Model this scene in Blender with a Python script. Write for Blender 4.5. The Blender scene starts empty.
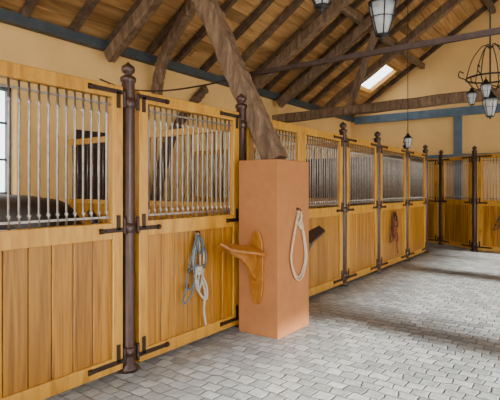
import bpy, bmesh, math, random
from mathutils import Vector, Matrix
random.seed(7)
C = bpy.context.scene.collection

# ------------------------------------------------------------------ materials
def newmat(name, rough=0.6, metal=0.0):
    m = bpy.data.materials.new(name); m.use_nodes = True
    nt = m.node_tree; b = nt.nodes['Principled BSDF']
    b.inputs['Roughness'].default_value = rough
    b.inputs['Metallic'].default_value = metal
    return m, nt, b

def ramp(nt, fac, stops):
    r = nt.nodes.new('ShaderNodeValToRGB')
    els = r.color_ramp.elements
    while len(els) < len(stops): els.new(0.5)
    for e, (p, c) in zip(els, stops):
        e.position = p; e.color = (*c, 1)
    nt.links.new(fac, r.inputs[0]); return r.outputs[0]

def coords(nt, scale):
    t = nt.nodes.new('ShaderNodeTexCoord'); mp = nt.nodes.new('ShaderNodeMapping')
    mp.inputs['Scale'].default_value = scale
    nt.links.new(t.outputs['Object'], mp.inputs[0]); return mp.outputs[0]

def noise(nt, vec, scale, detail=4, rough=0.6, dist=0.0):
    n = nt.nodes.new('ShaderNodeTexNoise')
    n.inputs['Scale'].default_value = scale; n.inputs['Detail'].default_value = detail
    n.inputs['Roughness'].default_value = rough; n.inputs['Distortion'].default_value = dist
    nt.links.new(vec, n.inputs['Vector']); return n.outputs['Fac']

def mixc(nt, fac, a, b, mode='MIX'):
    m = nt.nodes.new('ShaderNodeMix'); m.data_type = 'RGBA'; m.blend_type = mode
    if isinstance(fac, float): m.inputs[0].default_value = fac
    else: nt.links.new(fac, m.inputs[0])
    for i, v in ((6, a), (7, b)):
        if isinstance(v, tuple): m.inputs[i].default_value = (*v, 1)
        else: nt.links.new(v, m.inputs[i])
    return m.outputs[2]

def bump(nt, b, h, strength=0.3, dist=0.01):
    bp = nt.nodes.new('ShaderNodeBump'); bp.inputs['Strength'].default_value = strength
    bp.inputs['Distance'].default_value = dist
    nt.links.new(h, bp.inputs['Height']); nt.links.new(bp.outputs[0], b.inputs['Normal'])

def wood(name, dark, mid, light, stretch, scale=1.0, rough=0.5, var=0.35, bmp=0.25, knots=False):
    m, nt, b = newmat(name, rough)
    v = coords(nt, stretch)
    geo = nt.nodes.new('ShaderNodeNewGeometry')
    add = nt.nodes.new('ShaderNodeVectorMath'); add.operation = 'ADD'
    sc = nt.nodes.new('ShaderNodeVectorMath'); sc.operation = 'SCALE'
    cmb = nt.nodes.new('ShaderNodeCombineXYZ')
    for i in range(3): nt.links.new(geo.outputs['Random Per Island'], cmb.inputs[i])
    nt.links.new(cmb.outputs[0], sc.inputs[0]); sc.inputs['Scale'].default_value = 37.0
    nt.links.new(v, add.inputs[0]); nt.links.new(sc.outputs[0], add.inputs[1])
    n = noise(nt, add.outputs[0], scale, 5, 0.62, 1.2)
    col = ramp(nt, n, [(0.28, dark), (0.5, mid), (0.75, light)])
    tint = ramp(nt, geo.outputs['Random Per Island'],
                [(0.0, (1 - var, 1 - var, 1 - var * 1.1)), (0.5, (0.95, 0.93, 0.9)), (1.0, (1, 1, 1))])
    out = mixc(nt, 1.0, col, tint, 'MULTIPLY')
    if knots:
        vo = nt.nodes.new('ShaderNodeTexVoronoi'); vo.inputs['Scale'].default_value = scale * 0.6
        nt.links.new(add.outputs[0], vo.inputs['Vector'])
        k = ramp(nt, vo.outputs['Distance'], [(0.03, (0.35, 0.28, 0.22)), (0.12, (1, 1, 1))])
        out = mixc(nt, 1.0, out, k, 'MULTIPLY')
    nt.links.new(out, b.inputs['Base Color'])
    bump(nt, b, n, bmp, 0.006)
    return m

def plain(name, col, rough=0.6, metal=0.0, var=0.2, scale=8, bmp=0.15):
    m, nt, b = newmat(name, rough, metal)
    n = noise(nt, coords(nt, (1, 1, 1)), scale, 5, 0.6)
    a = tuple(max(0, c * (1 - var)) for c in col); d = tuple(min(1, c * (1 + var)) for c in col)
    nt.links.new(ramp(nt, n, [(0.3, a), (0.7, d)]), b.inputs['Base Color'])
    bump(nt, b, n, bmp, 0.004)
    return m

M_door_v = wood('oak_vertical', (.17, .055, .003), (.40, .165, .009), (.56, .265, .024), (13, 13, .55), 1.5, .34, .32)
M_frame = wood('oak_frame', (.32, .13, .009), (.53, .25, .024), (.65, .35, .05), (8, 8, 1.2), 1.3, .34, .15)
M_rack = wood('oak_rack', (.22, .07, .006), (.34, .125, .012), (.44, .18, .025), (6, 6, 3), 2.0, .35, .1)
M_deck = wood('roof_boards', (.24, .11, .028), (.46, .24, .075), (.64, .39, .15), (7, .7, 7), 1.2, .75, .6, .3, True)
M_beam = wood('old_timber', (.040, .022, .011), (.10, .058, .03), (.20, .125, .068), (5, 5, 5), 1.0, .85, .3, .8)
M_strut = wood('hewn_timber', (.065, .035, .018), (.16, .095, .05), (.30, .195, .115), (9, 9, 1.6), 1.4, .8, .3, .9)
M_iron = plain('wrought_iron', (.040, .020, .013), .45, .5, .4, 20)
M_post = plain('post_paint', (.050, .020, .012), .38, .2, .35, 12)
M_bar = plain('bar_iron', (.27, .235, .20), .3, .75, .3, 20)
M_blue = plain('blue_paint', (.085, .135, .18), .6, 0, .2, 6)
M_slate = plain('slate_paint', (.045, .060, .07), .6, 0, .25, 6)
M_plaster = plain('ochre_plaster', (.80, .50, .18), .9, 0, .07, 1.6, .2)
M_pillar = plain('terracotta_plaster', (.40, .152, .045), .9, 0, .08, 9, .35)
M_black = plain('black_metal', (.018, .018, .02), .35, .5, .2, 20)
M_horse = plain('horse_coat', (.022, .012, .009), .5, 0, .35, 5, .1)
M_hair = plain('horse_hair', (.008, .006, .006), .6, 0, .3, 60)
M_hoof = plain('hoof_horn', (.05, .04, .035), .5)
M_rope = plain('cotton_rope', (.42, .38, .32), .85, 0, .25, 60, .6)
M_roped = plain('tan_rope', (.55, .40, .26), .85, 0, .2, 60, .6)
M_halter = plain('halter_blue_web', (.09, .12, .135), .8, 0, .4, 50, .4)
M_halter2 = plain('halter_red_web', (.22, .035, .015), .8, 0, .4, 50, .4)
M_leather = plain('dark_leather', (.05, .025, .02), .4, 0, .3, 20)
M_tile = plain('roof_tile', (.25, .1, .06), .8)
M_dirt = plain('yard_gravel', (.36, .34, .30), .95, 0, .2, 5)
M_straw = plain('straw_bedding', (.55, .40, .18), .95, 0, .35, 40, .8)
M_shadewood = wood('shade_dark_boards', (.03, .018, .012), (.06, .035, .022), (.10, .06, .04), (2, 2, 9), 1.2, .6, .3)  # board colour darkened to paint in the shade of the far stall interiors
mg, nt, b = newmat('lantern_glass', .08)
b.inputs['Base Color'].default_value = (.82, .88, .92, 1); b.inputs['Alpha'].default_value = .45
nt.links.new(ramp(nt, noise(nt, coords(nt, (1,1,1)), 30), [(0,(.7,.78,.82)),(1,(.9,.94,.97))]), b.inputs['Base Color'])
M_glass = mg

# paving
mf, nt, b = newmat('stone_paving', .38)
t = nt.nodes.new('ShaderNodeTexCoord')
mp = nt.nodes.new('ShaderNodeMapping'); nt.links.new(t.outputs['Object'], mp.inputs[0])
def wob(scale, amt, src):
    nz = nt.nodes.new('ShaderNodeTexNoise'); nz.inputs['Scale'].default_value = scale; nz.inputs['Detail'].default_value = 1
    nt.links.new(t.outputs['Object'], nz.inputs['Vector'])
    sub = nt.nodes.new('ShaderNodeVectorMath'); sub.operation = 'SCALE'; sub.inputs['Scale'].default_value = amt
    nt.links.new(nz.outputs['Color'], sub.inputs[0])
    ad = nt.nodes.new('ShaderNodeVectorMath'); nt.links.new(src, ad.inputs[0]); nt.links.new(sub.outputs[0], ad.inputs[1])
    return ad.outputs[0]
vec = wob(9, .05, wob(1.6, .12, mp.outputs[0]))
br = nt.nodes.new('ShaderNodeTexBrick')
nt.links.new(vec, br.inputs['Vector'])
br.inputs['Scale'].default_value = 1.0
br.inputs['Brick Width'].default_value = .14; br.inputs['Row Height'].default_value = .115
br.inputs['Mortar Size'].default_value = .011; br.inputs['Mortar Smooth'].default_value = 1.0
br.inputs['Color1'].default_value = (.27, .30, .32, 1); br.inputs['Color2'].default_value = (.49, .53, .55, 1)
br.inputs['Mortar'].default_value = (.18, .18, .18, 1); br.offset = .5
n2 = noise(nt, t.outputs['Object'], 14, 6)
n3 = noise(nt, t.outputs['Object'], .8, 3)
c = mixc(nt, 1.0, br.outputs['Color'], ramp(nt, n2, [(.3, (.66, .64, .61)), (.7, (1, 1, 1))]), 'MULTIPLY')
c = mixc(nt, 1.0, c, ramp(nt, n3, [(.3, (.74, .77, .80)), (.7, (1, .99, .97))]), 'MULTIPLY')
nt.links.new(c, b.inputs['Base Color'])
mm = nt.nodes.new('ShaderNodeMath'); mm.operation = 'SUBTRACT'
nt.links.new(n2, mm.inputs[0]); nt.links.new(br.outputs['Fac'], mm.inputs[1])
bump(nt, b, mm.outputs[0], .55, .010)
M_floor = mf

# ------------------------------------------------------------------ mesh helpers
def B(): return bmesh.new()
def box(bm, lo, hi, M=None):
    vs = [bm.verts.new(Vector((x, y, z)) if M is None else M @ Vector((x, y, z)))
          for x in (lo[0], hi[0]) for y in (lo[1], hi[1]) for z in (lo[2], hi[2])]
    for f in ((0,1,3,2),(4,6,7,5),(0,4,5,1),(2,3,7,6),(0,2,6,4),(1,5,7,3)):
        bm.faces.new([vs[i] for i in f])
def beam(bm, p, q, w, h, up=(0,0,1), w2=None, h2=None):
    p, q = Vector(p), Vector(q); d = (q-p).normalized(); u = Vector(up)
    s = d.cross(u).normalized(); u = s.cross(d).normalized()
    w2 = w2 or w; h2 = h2 or h; r = []
    for P, W, H in ((p, w, h), (q, w2, h2)):
        r.append([bm.verts.new(P + s*a*W/2 + u*c_*H/2) for a, c_ in ((-1,-1),(1,-1),(1,1),(-1,1))])
    for i in range(4):
        bm.faces.new((r[0][i], r[0][(i+1)%4], r[1][(i+1)%4], r[1][i]))
    bm.faces.new(r[0][::-1]); bm.faces.new(r[1])
def wavy(bm, pts, w, h, up=(0,0,1), n=14, jit=.012):
    """hewn, slightly crooked timber following pts"""
    pts = spline(pts, n); u0 = Vector(up); rings = []
    for i, P in enumerate(pts):
        d = (pts[min(i+1,len(pts)-1)] - pts[max(i-1,0)]).normalized()
        s = d.cross(u0).normalized(); u = s.cross(d).normalized()
        ring = []
        c_ = .22
        for a, e in ((-1,-1+c_),(-1+c_,-1),(1-c_,-1),(1,-1+c_),(1,1-c_),(1-c_,1),(-1+c_,1),(-1,1-c_)):
            ring.append(bm.verts.new(P + s*(a*w/2 + random.uniform(-jit, jit)) + u*(e*h/2 + random.uniform(-jit, jit))))
        rings.append(ring)
    for a, b_ in zip(rings, rings[1:]):
        for i in range(8): bm.faces.new((a[i], a[(i+1)%8], b_[(i+1)%8], b_[i]))
    bm.faces.new(rings[0][::-1]); bm.faces.new(rings[-1])
def spline(pts, n=8):
    pts = [Vector(p) for p in pts]
    if len(pts) == 2: return [pts[0].lerp(pts[1], i/n) for i in range(n+1)]
    P = [pts[0]*2-pts[1]] + pts + [pts[-1]*2-pts[-2]]; out = []
    for i in range(1, len(P)-2):
        a, b_, c_, d = P[i-1:i+3]
        for k in range(n):
            t_ = k/n
            out.append(.5*((2*b_)+(c_-a)*t_+(2*a-5*b_+4*c_-d)*t_**2+(3*b_-a-3*c_+d)*t_**3))
    out.append(pts[-1]); return out
def tube(bm, pts, r, seg=8, smooth=True, n=8, raw=False):
    P = [Vector(p) for p in pts] if raw else spline(pts, n)
    rs = r if isinstance(r, list) else [r]*len(P)
    if len(rs) != len(P): rs = [rs[min(len(rs)-1, int(i*len(rs)/len(P)))] for i in range(len(P))]
    d0 = (P[1]-P[0]).normalized(); u = Vector((0,0,1)) if abs(d0.z) < .9 else Vector((1,0,0))
    s = d0.cross(u).normalized(); rings = []
    for i, p in enumerate(P):
        d = (P[min(i+1,len(P)-1)]-P[max(i-1,0)]).normalized()
        s = (s - d*s.dot(d)).normalized(); u = d.cross(s)
        rings.append([bm.verts.new(p+(s*math.cos(a)+u*math.sin(a))*rs[i]) for a in [2*math.pi*k/seg for k in range(seg)]])
    fs = []
    for a, b_ in zip(rings, rings[1:]):
        for i in range(seg): fs.append(bm.faces.new((a[i], a[(i+1)%seg], b_[(i+1)%seg], b_[i])))
    bm.faces.new(rings[0][::-1]); bm.faces.new(rings[-1])
    for f in fs: f.smooth = smooth
def lathe(bm, c, prof, seg=16, M=None):
    """prof: list of (r,z) about vertical axis at c"""
    c = Vector(c); rings = []
    for r, z in prof:
        rings.append([bm.verts.new(c+Vector((r*math.cos(a), r*math.sin(a), z))) for a in [2*math.pi*k/seg for k in range(seg)]])
    for a, b_ in zip(rings, rings[1:]):
        for i in range(seg):
            f = bm.faces.new((a[i], a[(i+1)%seg], b_[(i+1)%seg], b_[i])); f.smooth = True
    bm.faces.new(rings[0][::-1]); bm.faces.new(rings[-1])
def ball(bm, c, r, seg=10):
    lathe(bm, c, [(max(.0008, r*math.sin(a)), -r*math.cos(a)) for a in [math.pi*k/6 for k in range(7)]], seg)
def loop_tube(bm, pts, r, seg=8, n=8):
    tube(bm, list(pts)+[pts[0]], r, seg, True, n)
def obj(bm, name, mat, parent=None, bevel=0.0, M=None):
    if M is not None: bmesh.ops.transform(bm, matrix=M, verts=bm.verts)
    bmesh.ops.recalc_face_normals(bm, faces=bm.faces)
    me = bpy.data.meshes.new(name); bm.to_mesh(me); bm.free()
    o = bpy.data.objects.new(name, me); C.objects.link(o)
    me.materials.append(mat)
    if parent: o.parent = parent
    if bevel:
        m = o.modifiers.new('bevel', 'BEVEL'); m.width = bevel; m.segments = 2; m.limit_method = 'ANGLE'
    return o
def group(name):
    e = bpy.data.objects.new(name, None); C.objects.link(e); e.empty_display_size = .1; return e

# ------------------------------------------------------------------ constants
SX = -3.09; WX = -6.3; BY = 14.5; FY = -4.0; RX = 6.3
PITCH = .66
def rz(x): return 3.9 + PITCH*((x - WX) if x < 0 else (RX - x))

# ------------------------------------------------------------------ shell
bm = B(); box(bm, (WX-.3, FY, -.12), (RX+.3, BY+.3, 0)); obj(bm, 'floor', M_floor)
bm = B(); box(bm, (-60, -60, -.3), (60, 60, -.13)); obj(bm, 'ground', M_dirt)

def wall_x(name, x0, x1, y0, y1, z1, holes, mat):
    bm = B(); y = y0
    for (a, b_, c_, d) in sorted(holes):
        box(bm, (x0, y, 0), (x1, a, z1))
        if c_ > 0: box(bm, (x0, a, 0), (x1, b_, c_))
        if d < z1: box(bm, (x0, a, d), (x1, b_, z1))
        y = b_
    box(bm, (x0, y, 0), (x1, y1, z1)); return obj(bm, name, mat)
WIN = [(2.15, 3.35, 1.4, 2.9), (-1.2, 0.0, 1.4, 2.9)]
wall_x('wall_left', WX-.3, WX, FY, BY, 3.85, WIN, M_plaster)
DOORS = [(-3.2, -.4, 0, 3.45), (.4, 3.6, 0, 3.45), (4.2, 7.4, 0, 3.45), (8.0, 11.2, 0, 3.45), (11.8, 14.0, 0, 3.45)]
wall_x('wall_right', RX, RX+.3, FY, BY, 3.75, DOORS, M_plaster)
bm = B()
prof = [(WX-.3, 0), (RX+.3, 0), (RX+.3, rz(RX)-.2), (0, rz(0)+.05), (WX-.3, rz(WX)-.2)]
f0 = [bm.verts.new((x, BY, z)) for x, z in prof]; f1 = [bm.verts.new((x, BY+.3, z)) for x, z in prof]
bm.faces.new(f0); bm.faces.new(f1[::-1])
for i in range(5): bm.faces.new((f0[i], f1[i], f1[(i+1)%5], f0[(i+1)%5]))
obj(bm, 'wall_back', M_plaster)

for k, (a, b_, c_, d) in enumerate(WIN):
    g = group('window_%d' % (k+1)); bm = B()
    x0, x1 = WX-.2, WX-.14
    box(bm, (x0, a, c_), (x1, a+.06, d)); box(bm, (x0, b_-.06, c_), (x1, b_, d))
    box(bm, (x0, a, c_), (x1, b_, c_+.06)); box(bm, (x0, a, d-.06), (x1, b_, d))
    for t_ in (1/3, 2/3): box(bm, (x0+.01, a+(b_-a)*t_-.015, c_), (x1-.01, a+(b_-a)*t_+.015, d))
    for t_ in (1/3, 2/3): box(bm, (x0+.01, a, c_+(d-c_)*t_-.015), (x1-.01, b_, c_+(d-c_)*t_+.015))
    obj(bm, 'frame', M_blue, g)

# blue wall plates
bm = B(); box(bm, (WX, FY, 3.70), (WX+.14, BY, 3.85)); obj(bm, 'trim_1', M_slate, bevel=.01)
bm = B(); box(bm, (WX+.16, BY-.1, 3.6), (RX, BY, 3.84)); 
for x in (-3.0, -.2, 2.6): box(bm, (x-.11, BY-.1, 0), (x+.11, BY, 3.6))
box(bm, (WX+.16, BY-.09, 2.35), (RX, BY, 2.5))
obj(bm, 'trim_2', M_blue, bevel=.01)

# ------------------------------------------------------------------ roof
SKY = (12.35, 13.95, -5.45, -4.6)
roof = group('ceiling'); bm = B()
def slope_pt(x, y, off): return Vector((x, y, rz(x)+off))
x = WX-.35
while x < 0:
    w = random.uniform(.15, .2); x2 = min(x+w-.011, 0.0)
    segs = []; y = FY
    while y < BY:
        L = random.uniform(2.5, 4.5); y2 = min(y+L, BY)
        segs.append((y, y2-.004)); y = y2
    out = []
    for a, b_ in segs:
        if x2 > SKY[2] and x < SKY[3] and b_ > SKY[0] and a < SKY[1]:
            if a < SKY[0]: out.append((a, SKY[0]))
            if b_ > SKY[1]: out.append((SKY[1], b_))
        else: out.append((a, b_))
    for a, b_ in out:
        o = random.uniform(-.004, .004)
        vs = [bm.verts.new(slope_pt(X, Y, Z+o)) for X in (x, x2) for Y in (a, b_) for Z in (0, .03)]
        for f in ((0,1,3,2),(4,6,7,5),(0,4,5,1),(2,3,7,6),(0,2,6,4),(1,5,7,3)): bm.faces.new([vs[i] for i in f])
    x += w
obj(bm, 'roof_boards', M_deck, roof)
bm = B()
def quad_slab(bm, x0, x1, y0, y1, o0, o1):
    vs = [bm.verts.new(slope_pt(X, Y, Z)) for X in (x0, x1) for Y in (y0, y1) for Z in (o0, o1)]
    for f in ((0,1,3,2),(4,6,7,5),(0,4,5,1),(2,3,7,6),(0,2,6,4),(1,5,7,3)): bm.faces.new([vs[i] for i in f])
quad_slab(bm, .002, RX+.4, FY, BY, 0, .03)
obj(bm, 'roof_boards_right', M_deck, roof)
bm = B()
quad_slab(bm, WX-.6, SKY[2], FY-.2, BY+.4, .045, .1); quad_slab(bm, SKY[3], -.001, FY-.2, BY+.4, .045, .1)
quad_slab(bm, SKY[2], SKY[3], FY-.2, SKY[0], .045, .1); quad_slab(bm, SKY[2], SKY[3], SKY[1], BY+.4, .045, .1)
quad_slab(bm, .001, RX+.4, FY-.2, BY+.4, .045, .1)
obj(bm, 'roof_tiles', M_tile, roof)
# skylight frame
g = group('skylight_window'); bm = B()
for xx in (SKY[2], SKY[3]): beam(bm, slope_pt(xx, SKY[0], .05), slope_pt(xx, SKY[1], .05), .04, .12)
for yy in (SKY[0], SKY[1]): beam(bm, slope_pt(SKY[2], yy, .05), slope_pt(SKY[3], yy, .05), .04, .12)
obj(bm, 'frame', M_frame, g)
# rafters
bm = B(); y = FY+.3
while y < BY-.1:
    if not (SKY[0]-.05 < y < SKY[1]+.05):
        j = random.uniform(-.06, .06); k = random.uniform(-.05, .05)
        wavy(bm, [(WX+.02, y+j, rz(WX)-.075), (-3.2, y+k, rz(-3.2)-.075-random.uniform(0, .03)), (-.03, y-j, rz(0)-.09)],
             random.uniform(.08, .11), .12, n=8, jit=.008)
        wavy(bm, [(.03, y-j, rz(0)-.09), (RX-.02, y, rz(RX)-.075)], .11, .14, n=8, jit=.008)
    y += random.uniform(.62, .78)
obj(bm, 'rafters', M_beam, roof)
bm = B()
for px in (-4.0, -2.1, 2.3, 4.35):
    wavy(bm, [(px, FY+.1, rz(px)-.24), (px+.03, 3, rz(px)-.25), (px-.02, 9, rz(px)-.23), (px, BY-.02, rz(px)-.24)], .13, .16, n=8)
wavy(bm, [(0, FY+.1, rz(0)-.28), (0, BY-.02, rz(0)-.28)], .18, .24)
obj(bm, 'purlins', M_strut, roof)
# trusses
def truss(y, tie_z=None, full=True):
    g = group('roof_truss'); bm = B()
    wavy(bm, [(WX+.16, y, rz(WX)-.32), (-3.2, y, rz(-3.2)-.42), (-.05, y, rz(0)-.48)], .16, .2)
    wavy(bm, [(.05, y, rz(0)-.52), (RX-.1, y, rz(RX)-.32)], .2, .24)
    wavy(bm, [(-1.95, y, rz(-1.95)-.62), (1.95, y, rz(-1.95)-.62)], .16, .2)
    obj(bm, 'principal_rafters', M_strut, g)
    if tie_z:
        bm = B(); wavy(bm, [(WX+.02, y-.0, tie_z), (-2, y, tie_z+.05), (2, y, tie_z+.03), (RX-.02, y, tie_z)], .2, .2, n=10)
        for s in (-1, 1):
            wavy(bm, [(s*4.3, y, tie_z+.1), (s*3.6, y, rz(-3.6)-.6)], .13, .15, up=(0,1,0))
        obj(bm, 'tie_beam', M_strut, g)
    return g
truss(4.75); truss(8.4); truss(9.8, 3.22); truss(11.9)
# iron tie over aisle
g = group('tie_rod'); bm = B()
beam(bm, (-3.25, 4.5, 2.85), (5.5, 4.5, 2.85), .045, .05)
tube(bm, [(-3.25, 4.5, 2.85), (-3.9, 4.45, 2.80), (-4.75, 4.5, 2.84), (-5.6, 4.6, 3.0), (WX, 4.7, 3.25)], .011, 6)
box(bm, (5.5, 4.42, 2.79), (RX, 4.58, 2.91))
obj(bm, 'rod', M_iron, g)
# hewn struts
bm = B()
wavy(bm, [(-2.72, 4.28, 1.80), (-3.22, 4.28, 2.75), (-3.80, 4.30, 3.82), (-4.72, 4.36, 4.6)], .22, .2, up=(0,1,0), jit=.013)
obj(bm, 'timber_strut', M_strut)
bm = B()
wavy(bm, [(WX+.15, 5.75, 3.1), (-5.93, 5.7, 3.7), (-5.3, 5.5, 4.15), (-4.9, 5.4, 4.4)], .16, .15, up=(0,1,0))
obj(bm, 'timber_strut.001', M_strut)
bm = B()
wavy(bm, [(WX+.11, 5.7, .6), (WX+.11, 5.85, 1.6), (WX+.11, 6.2, 2.5), (WX+.11, 6.7, 3.1), (WX+.11, 7.1, 3.5)], .13, .16, up=(1,0,0))
obj(bm, 'timber_brace', M_beam)
# shuttered opening on the left wall
g = group('window_shutter'); bm = B()
for i in range(5): box(bm, (WX, 4.25+i*.13, .95), (WX+.04, 4.375+i*.13, 2.4))
obj(bm, 'boards', M_iron, g)
bm = B()
for z in (1.15, 1.65, 2.15): box(bm, (WX+.04, 4.25, z), (WX+.07, 4.9, z+.09))
obj(bm, 'battens', M_post, g)

# ------------------------------------------------------------------ stall joinery
ZT = 2.33; ZM = 1.23
def panel(name, p0, p1, straps='', nb=None):
    p0 = Vector((*p0, 0)); p1 = Vector((*p1, 0)); L = (p1-p0).length; d = (p1-p0)/L
    n = Vector((d.y, -d.x, 0))       # outward (aisle side)
    M = Matrix(((d.x, n.x, 0, p0.x), (d.y, n.y, 0, p0.y), (0, 0, 1, 0), (0, 0, 0, 1)))
    g = group(name)
    bm = B(); S = .1; T = .035
    box(bm, (0, -T, .04), (S, T, ZT)); box(bm, (L-S, -T, .04), (L, T, ZT))
    obj(bm, 'stiles', M_frame, g, .006, M)
    bm = B()
    box(bm, (S, -T, .04), (L-S, T, .15)); box(bm, (S, -T, ZM-.13), (L-S, T, ZM)); box(bm, (S, -T, ZT-.1), (L-S, T, ZT))
    obj(bm, 'rails', M_frame, g, .006, M)
    bm = B(); k = max(2, round((L-2*S)/.17)); w = (L-2*S)/k
    for i in range(k): box(bm, (S+i*w+.003, -.016, .14), (S+(i+1)*w-.003, .016, ZM-.12))
    obj(bm, 'boards', M_door_v, g, .005, M)
    bm = B(); k = nb or round((L-2*S)/.072)
    for zz in (ZM+.045, ZT-.155): box(bm, (S, -.006, zz-.008), (L-S, .006, zz+.008))
    for i in range(k):
        x = S+(i+.5)*(L-2*S)/k
        prof = [(.0085, ZM), (.0085, ZM+.07), (.017, ZM+.085), (.0085, ZM+.1), (.0085, 1.9), (.0085, ZT-.25),
                (.017, ZT-.235), (.0085, ZT-.22), (.0085, ZT-.1)]
        lathe(bm, (x, 0, 0), prof, 8)
    obj(bm, 'bars', M_bar, g, 0, M)
    bm = B(); f0, f1 = T, T+.008
    def L_strap(side, z, up, ln=.3):
        x0 = .0 if side == 'l' else L; s = 1 if side == 'l' else -1
        def bx(a, b_, c_, d_): box(bm, (min(x0+s*a, x0+s*b_), f0, c_), (max(x0+s*a, x0+s*b_), f1, d_))
        bx(.0, ln, z-.018, z+.018)
        tube(bm, [(x0+s*ln, f0+.004, z), (x0+s*(ln+.03), f0+.004, z)], .022, 8)
        if up: bx(.03, .065, z, z+up) if up > 0 else bx(.03, .065, z+up, z)
        for a in (.07, .17, ln-.03): ball(bm, (x0+s*a, f1, z), .008, 6)
    def bar_hinge(side, z):
        x0 = 0 if side == 'l' else L; s = 1 if side == 'l' else -1
        tube(bm, [(x0-s*.015, f0, z-.07), (x0-s*.015, f0, z+.07)], .014, 8)
    for s in straps:
        L_strap(s, .11, .14); L_strap(s, ZM-.06, .12, .2); L_strap(s, ZT-.05, -.13)
        for z in (.14, ZM-.03, ZT-.1): bar_hinge(s, z)
    if straps: obj(bm, 'iron_straps', M_iron, g, 0, M)
    else: bm.free()
    return M
def post(name, x, y, h=2.42):
    g = group(name); bm = B()
    lathe(bm, (x, y, 0), [(.085, 0), (.085, .03), (.056, .06), (.054, h-.04), (.066, h-.03), (.066, h), (.05, h+.012),
                          (.03, h+.02), (.03, h+.03), (.05, h+.045), (.058, h+.07), (.05, h+.095), (.02, h+.115), (.012, h+.125), (.002, h+.135)], 20)
    for z in (.16, ZM-.05, ZT-.12): lathe(bm, (x, y, 0), [(.056, z-.04), (.064, z-.035), (.064, z+.035), (.056, z+.04)], 20)
    obj(bm, 'shaft', M_post, g)
POSTS = [1.02, 2.58, 4.15, 6.81, 8.29, 9.95, 11.42]
for y in POSTS: post('stall_post', SX, y)
X = SX
panel('stall_panel', (X, -.62), (X, .94))
panel('stall_door', (X, 1.10), (X, 2.50), 'r')
panel('stall_door', (X, 2.67), (X, 4.07), 'lr')
panel('stall_panel', (X, 4.23), (X, 5.45)); panel('stall_panel', (X, 5.46), (X, 6.73), 'r')
panel('stall_door', (X, 6.89), (X, 8.21), 'lr')
panel('stall_door', (X, 8.37), (X, 9.87), 'lr')
panel('stall_door', (X, 10.03), (X, 11.34), 'lr')
# far row
PB = (-3.2, 13.35); PC = (-2.2, 12.4); PD = (-.72, 12.05); PE = (.8, 12.05)
for p in (PB, PC, PD, PE): post('stall_post', *p)
def between(name, a, b_, st, gap=.085):
    a, b_ = Vector(a), Vector(b_); d = (b_-a).normalized()
    return panel(name, tuple(a+d*gap), tuple(b_-d*gap), st)
between('stall_door', (-4.6, 13.5), PB, 'r'); between('stall_door', PB, PC, 'lr')
MCD = between('stall_door', PC, PD, 'l'); between('stall_door', PD, PE, 'l')
# partitions
for y in (-.7, 4.15, 6.81, 9.95, 11.42):
    g = group('stall_partition'); x0, x1 = WX+.03, SX-.09; bm = B(); k = 17; w = (x1-x0)/k
    for i in range(14 if y > 9 else 8):  # far partitions boarded solid as a painted-dark backdrop behind the bars
        box(bm, (x0, y-.02, .05+i*.155), (x1, y+.02, .05+i*.155+.15))
    obj(bm, 'boards', M_shadewood if y > 9 else M_door_v, g, .004)
    if y > 9: continue
    bm = B(); box(bm, (x0, y-.03, 1.29), (x1, y+.03, 1.35)); box(bm, (x0, y-.03, 2.15), (x1, y+.03, 2.23))
    obj(bm, 'rails', M_frame, g)
    bm = B(); n = 26
    for i in range(n): tube(bm, [(x0+(i+.5)*(x1-x0)/n, y, 1.34), (x0+(i+.5)*(x1-x0)/n, y, 2.16)], .008, 6, n=1)
    obj(bm, 'bars', M_bar, g)
bm = B(); box(bm, (WX+.02, -.6, 0), (SX-.12, 4.1, .03)); obj(bm, 'straw_bedding', M_straw)

# ------------------------------------------------------------------ pillar
PX0, PX1, PY0, PY1, PZ = -2.985, -2.49, 3.96, 4.60, 1.80
bm = B(); box(bm, (PX0, PY0, 0), (PX1, PY1, PZ)); obj(bm, 'plaster_pillar', M_pillar, bevel=.012)

# saddle rack
def saddle_rack(name, M, mat, L=.56):
    g = group(name)
    # local: x sideways, y out of wall, z up ; origin at arm root
    bm = B(); prof = []
    for t_ in range(24):
        a = 2*math.pi*t_/24; w = .085; h = .38
        x_ = w*math.cos(a); z_ = h*math.copysign(abs(math.sin(a))**.75, math.sin(a))
        x_ = math.copysign(w*abs(math.cos(a))**.6, math.cos(a)) * (1.0 - .25*abs(math.sin(a))**4)
        prof.append((x_, z_-.16))
    a0 = [bm.verts.new((x_, 0, z_)) for x_, z_ in prof]; a1 = [bm.verts.new((x_, .03, z_)) for x_, z_ in prof]
    bm.faces.new(a0[::-1]); bm.faces.new(a1)
    for i in range(24): bm.faces.new((a0[i], a0[(i+1)%24], a1[(i+1)%24], a1[i]))
    obj(bm, 'back_plate', mat, g, .006, M)
    bm = B()
    # spine board and two sloping side boards forming a saddle-shaped top
    rise = .1
    for s in (-1, 1):
        q = [(0, .03, .03), (s*.13, .03, -.035), (s*.10, L, -.035+rise), (0, L+.04, .02+rise)]
        lo = [bm.verts.new(Vector(p)) for p in q]; hi = [bm.verts.new(Vector(p)+Vector((0, 0, .026))) for p in q]
        bm.faces.new(lo[::-1]); bm.faces.new(hi)
        for i in range(4): bm.faces.new((lo[i], lo[(i+1)%4], hi[(i+1)%4], hi[i]))
    obj(bm, 'top_boards', mat, g, .004, M)
    bm = B()
    q = [(.03, -.3), (.10, -.24), (.17, -.14), (.28, -.05), (L-.08, .045), (L-.02, .1), (.03, .035)]
    lo = [bm.verts.new((-.016, a, b_)) for a, b_ in q]; hi = [bm.verts.new((.016, a, b_)) for a, b_ in q]
    bm.faces.new(lo[::-1]); bm.faces.new(hi)
    for i in range(len(q)): bm.faces.new((lo[i], lo[(i+1)%len(q)], hi[(i+1)%len(q)], hi[i]))
    obj(bm, 'bracket', mat, g, .004, M)
    return g
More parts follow.
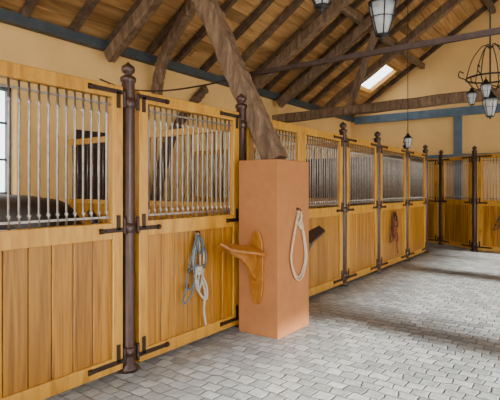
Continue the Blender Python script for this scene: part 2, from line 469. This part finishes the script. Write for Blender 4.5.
M = Matrix.Translation((-2.74, PY0, .86)) @ Matrix.Rotation(math.pi, 4, 'Z')
saddle_rack('saddle_rack', M, M_rack)
M = Matrix.Translation((-2.60, PY1, .92))
saddle_rack('saddle_rack', M, M_leather, .42)

# ------------------------------------------------------------------ ropes & halters
def hook(bm, x, y, z):   # on face X = x
    tube(bm, [(x, y, z+.02), (x+.03, y, z+.02), (x+.045, y, z), (x+.03, y, z-.02), (x+.045, y, z-.03)], .006, 6)
    ball(bm, (x, y, z+.02), .018, 8)
g = group('coiled_rope'); bm = B(); fx = PX1+.014
for k in range(2):
    w = .15+.012*k; dz = .62+.03*k; o = fx+.012*k*.8; y0 = 4.335
    loop_tube(bm, [(o, y0, 1.265), (o+.002, y0+w*.4, 1.12), (o, y0+w, .80), (o, y0+w*.6, 1.26-dz-.01), (o, y0, 1.25-dz-.06),
                   (o, y0-w*.6, 1.26-dz), (o, y0-w, .81), (o+.002, y0-w*.4, 1.12)], .0105, 8)
tube(bm, [(fx+.02, 4.335, 1.27), (fx+.03, 4.35, 1.21), (fx+.028, 4.32, 1.14), (fx+.028, 4.34, 1.08)], .012, 8)
for z in (1.16, 1.14, 1.12): loop_tube(bm, [(fx-.002, 4.335, z), (fx+.01, 4.36+.02*(1.2-z)*5, z), (fx+.03, 4.335, z), (fx+.01, 4.31-.02*(1.2-z)*5, z)], .009, 6, 4)
obj(bm, 'rope', M_roped, g)
bm = B(); hook(bm, PX1, 4.335, 1.27); obj(bm, 'hook', M_iron, g)

def halter(name, P, s, m_rope, m_web, tail=True):
    """P(u,v,z): world position; hangs from z=0"""
    g = group(name)
    bm = B()
    # main lead rope: doubled long bights
    for k in range(2):
        w = .035+.03*k; o = .012+.012*k
        tube(bm, [P(0, o, 0), P(w, o, -.12*s), P(w*1.2, o, -.32*s), P(w*.4, o, -.5*s-.06*k), P(-w*.4, o+.01, -.46*s-.05*k), P(-w*.8, o, -.25*s), P(-.005, o, -.02)], .0095, 7)
    for k in range(4):
        z = -(.34+.021*k)*s
        loop_tube(bm, [P(.06, .03, z), P(.01, .055, z+.006), P(-.04, .03, z), P(.01, .004, z-.006)], .0105, 6, 5)
    tube(bm, [P(.05, .03, -.48*s), P(.09, .03, -.62*s), P(.07, .035, -.78*s), P(.10, .03, -.95*s)], .0105, 7)
    tube(bm, [P(.0, .03, -.46*s), P(.02, .03, -.60*s), P(.10, .035, -.68*s), P(.11, .03, -.56*s), P(.06, .03, -.44*s)], .0105, 7)
    obj(bm, 'lead_rope', m_rope, g)
    bm = B()
    tube(bm, [P(-.01, .03, -.0), P(-.06, .03, -.16*s), P(-.12, .035, -.36*s), P(-.15, .04, -.52*s), P(-.07, .045, -.50*s), P(-.045, .04, -.25*s), P(0, .04, -.01)], .009, 6)
    tube(bm, [P(-.12, .035, -.36*s), P(-.04, .05, -.31*s), P(.05, .05, -.34*s), P(.09, .045, -.24*s), P(.03, .04, -.03*s)], .009, 6)
    tube(bm, [P(-.15, .04, -.52*s), P(-.19, .045, -.66*s), P(-.10, .05, -.60*s), P(-.06, .05, -.49*s)], .009, 6)
    tube(bm, [P(.0, .04, -.02), P(.045, .05, -.1*s), P(.02, .055, -.2*s), P(-.03, .05, -.12*s), P(0, .045, -.02)], .009, 6)
    obj(bm, 'halter_straps', m_web, g)
    bm = B()
    for c_ in (P(-.14, .04, -.50*s), P(.05, .055, -.33*s), P(-.12, .045, -.35*s)):
        c_ = Vector(c_); loop_tube(bm, [c_+Vector((0, .02*math.cos(a), .02*math.sin(a))) for a in [k*math.pi/4 for k in range(8)]], .004, 6, 2)
    tube(bm, [P(0, -.0, .02), P(0, .04, .02), P(0, .055, 0), P(0, .05, -.02)], .006, 6)
    obj(bm, 'hook_and_rings', M_iron, g)
fx = SX+.035
halter('rope_halter', lambda u, v, z: (fx+v, 3.37+u*1.15, 1.07+z), .95, M_rope, M_halter)
halter('rope_halter', lambda u, v, z: (fx+v, 9.05+u*1.7, 1.05+z), .85, M_halter2, M_leather)
halter('rope_halter', lambda u, v, z: tuple(MCD @ Vector((.62+u*1.3, .035+v, 1.04+z))), .75, M_halter2, M_leather)

# ------------------------------------------------------------------ lanterns
def lantern_parts(g, c, s=1.0):
    """c = bottom centre"""
    x, y, z = c; bm = B()
    P = lambda r, h: (r*s, h*s)
    lathe(bm, c, [P(.005, -.035), P(.018, -.02), P(.012, -.005), P(.055, .0), P(.06, .02)], 12)
    lathe(bm, c, [P(.125, .30), P(.13, .315), P(.10, .345), P(.06, .39), P(.045, .41), P(.05, .42), P(.03, .44), P(.012, .46), P(.016, .48), P(.004, .5)], 12)
    for k in range(6):
        a = k*math.pi/3
        pts = [(x+r*s*math.cos(a), y+r*s*math.sin(a), z+h*s) for r, h in ((.057, .01), (.09, .12), (.118, .24), (.125, .31))]
        tube(bm, pts, .006*s, 6, n=3)
    for r, h in ((.102, .17),):
        loop_tube(bm, [(x+r*s*math.cos(a), y+r*s*math.sin(a), z+h*s) for a in [k*math.pi/6 for k in range(12)]], .004*s, 5, 2)
    loop_tube(bm, [(x+.02*s*math.cos(a), y, z+.515*s+.02*s*math.sin(a)) for a in [k*math.pi/4 for k in range(8)]], .004*s, 5, 2)
    obj(bm, 'frame', M_black, g)
    bm = B(); lathe(bm, c, [P(.05, .02), P(.084, .12), P(.111, .24), P(.119, .30)], 6); obj(bm, 'glass', M_glass, g)
    bm = B(); lathe(bm, c, [P(.015, .02), P(.015, .1), P(.028, .13), P(.03, .17), P(.012, .2)], 10); obj(bm, 'lamp', M_rope, g)
def lantern(c, ztop, s=1.0):
    g = group('hanging_lantern'); lantern_parts(g, c, s)
    bm = B(); tube(bm, [(c[0], c[1], c[2]+.52*s), (c[0], c[1], ztop)], .007, 6, n=1); obj(bm, 'chain', M_black, g)
lantern((-1.70, 4.70, 3.06), rz(-1.7)-.1, 1.12)
lantern((-1.93, 3.80, 3.12), rz(-1.93)-.1, 1.12)
lantern((-2.85, 9.3, 2.30), rz(-2.85)-.1, .65)
# chandelier
g = group('wrought_iron_chandelier'); cx, cy, cz = -1.20, 8.0, 3.20; bm = B()
tube(bm, [(cx, cy, cz-.1), (cx, cy, rz(cx)-.1)], .012, 8, n=1)
R_ = .34
loop_tube(bm, [(cx+R_*math.cos(a), cy+R_*math.sin(a), cz) for a in [k*math.pi/8 for k in range(16)]], .014, 6, 3)
for k in range(6):
    a = k*math.pi/3+.3; ca, sa = math.cos(a), math.sin(a)
    tube(bm, [(cx, cy, cz+.45), (cx+.1*ca, cy+.1*sa, cz+.5), (cx+.25*ca, cy+.25*sa, cz+.3), (cx+R_*ca, cy+R_*sa, cz)], .008, 6)
    tube(bm, [(cx+R_*ca, cy+R_*sa, cz), (cx+(R_+.1)*ca, cy+(R_+.1)*sa, cz+.05), (cx+(R_+.09)*ca, cy+(R_+.09)*sa, cz+.13), (cx+(R_+.03)*ca, cy+(R_+.03)*sa, cz+.1)], .009, 6)
    tube(bm, [(cx, cy, cz-.1), (cx+.2*ca, cy+.2*sa, cz-.16), (cx+R_*ca, cy+R_*sa, cz)], .009, 6)
obj(bm, 'ring_and_scrolls', M_black, g)
for k in range(3):
    a = k*2*math.pi/3+2.6
    lantern_parts(g, (cx+R_*math.cos(a), cy+R_*math.sin(a), cz-.36), .62)
lantern_parts(g, (cx, cy, cz-.6), .9)

# ------------------------------------------------------------------ horse
g = group('horse')
V = []; E = []; Rr = []
def v(p, r, par=None):
    V.append(p); Rr.append(r if isinstance(r, tuple) else (r, r))
    if par is not None: E.append((par, len(V)-1))
    return len(V)-1
pel = v((0, 0, 1.2), (.27, .30)); v((-.25, 0, 1.16), (.17, .2), pel)
loin = v((.38, 0, 1.17), (.25, .28), pel); rib = v((.75, 0, 1.12), (.28, .33), loin); wi = v((1.08, 0, 1.15), (.23, .33), rib)
nb = v((1.3, 0, 1.12), (.15, .23), wi); nm = v((1.52, 0, .96), (.1, .17), nb); po = v((1.74, 0, .84), (.085, .12), nm)
fa = v((1.84, 0, .66), (.08, .11), po); fn = v((1.90, 0, .48), (.055, .07), fa); v((1.93, 0, .36), (.05, .055), fn)
for s in (-1, 1):
    a = v((-.02, s*.15, .98), (.14, .19), pel); a = v((.08, s*.17, .78), (.1, .14), a); a = v((-.18, s*.16, .52), (.05, .065), a)
    a = v((-.16, s*.16, .3), .036, a); a = v((-.14, s*.16, .14), .045, a); v((-.09, s*.16, .05), .055, a)
    a = v((1.08, s*.15, .88), (.1, .14), wi); a = v((1.05, s*.155, .7), (.065, .08), a); a = v((1.06, s*.155, .47), (.05, .055), a)
    a = v((1.05, s*.155, .3), .034, a); a = v((1.05, s*.155, .14), .043, a); v((1.10, s*.155, .05), .055, a)
me = bpy.data.meshes.new('body'); me.from_pydata(V, E, []); body = bpy.data.objects.new('body', me); C.objects.link(body)
me.materials.append(M_horse); body.parent = g
sk = body.modifiers.new('skin', 'SKIN'); sk.use_smooth_shade = True
for i, r in enumerate(Rr): me.skin_vertices[0].data[i].radius = r
me.skin_vertices[0].data[0].use_root = True
ss = body.modifiers.new('sub', 'SUBSURF'); ss.levels = 2; ss.render_levels = 2
bm = B()
for s in (-1, 1):
    for X_ in (-.085, 1.10): lathe(bm, (X_, s*.158, 0), [(.062, .03), (.05, .09)], 12)
obj(bm, 'hooves', M_hoof, g)
bm = B()
for s in (-1, 1):
    tube(bm, [(1.73, s*.05, .92), (1.75, s*.07, 1.0), (1.80, s*.065, 1.06)], [.03, .03, .004], 8, n=2)
    ball(bm, (1.83, s*.075, .74), .022)
obj(bm, 'ears_and_eyes', M_horse, g)
bm = B()
for k in range(16):
    t_ = k/15; p = Vector((1.2, 0, 1.32)).lerp(Vector((1.76, 0, .95)), t_)
    for s in (0, 1):
        tube(bm, [p, p+Vector((.02, .06+.02*s, .0)), p+Vector((-.04, .13, -.14-.03*random.random()))], .016, 5, n=3)
for k in range(14):
    a = random.uniform(-.04, .04)
    tube(bm, [(-.4, a*.4, 1.27), (-.5, a, 1.1), (-.5, a*1.5, .8), (-.47+a*.3, a*1.8, .42)], [.022, .024, .02, .006], 6, n=4)
obj(bm, 'mane_and_tail', M_hair, g)
g.location = (-3.98, 2.42, .03); g.rotation_euler = (0, 0, math.radians(180+24))

# ------------------------------------------------------------------ light
w = bpy.data.worlds.new('sky'); bpy.context.scene.world = w; w.use_nodes = True
nt = w.node_tree; bg = nt.nodes['Background']
bg.inputs['Color'].default_value = (.95, .98, 1.0, 1); bg.inputs['Strength'].default_value = 4.7
sd = bpy.data.lights.new('sun', 'SUN'); sd.energy = 27; sd.angle = math.radians(3); sd.color = (1, .95, .86)
so = bpy.data.objects.new('sun', sd); C.objects.link(so)
dirv = Vector((-1.0, .15, -.385)); so.rotation_euler = dirv.to_track_quat('-Z', 'Y').to_euler()
so.location = (20, 0, 12)

# ------------------------------------------------------------------ camera
cd = bpy.data.cameras.new('camera'); cam = bpy.data.objects.new('camera', cd); C.objects.link(cam)
cd.sensor_width = 36; cd.lens = 470/500*36; cd.shift_y = -.022
cam.location = (0, 0, 1.5); cam.rotation_euler = (math.radians(90), 0, math.radians(35.6))
bpy.context.scene.camera = cam
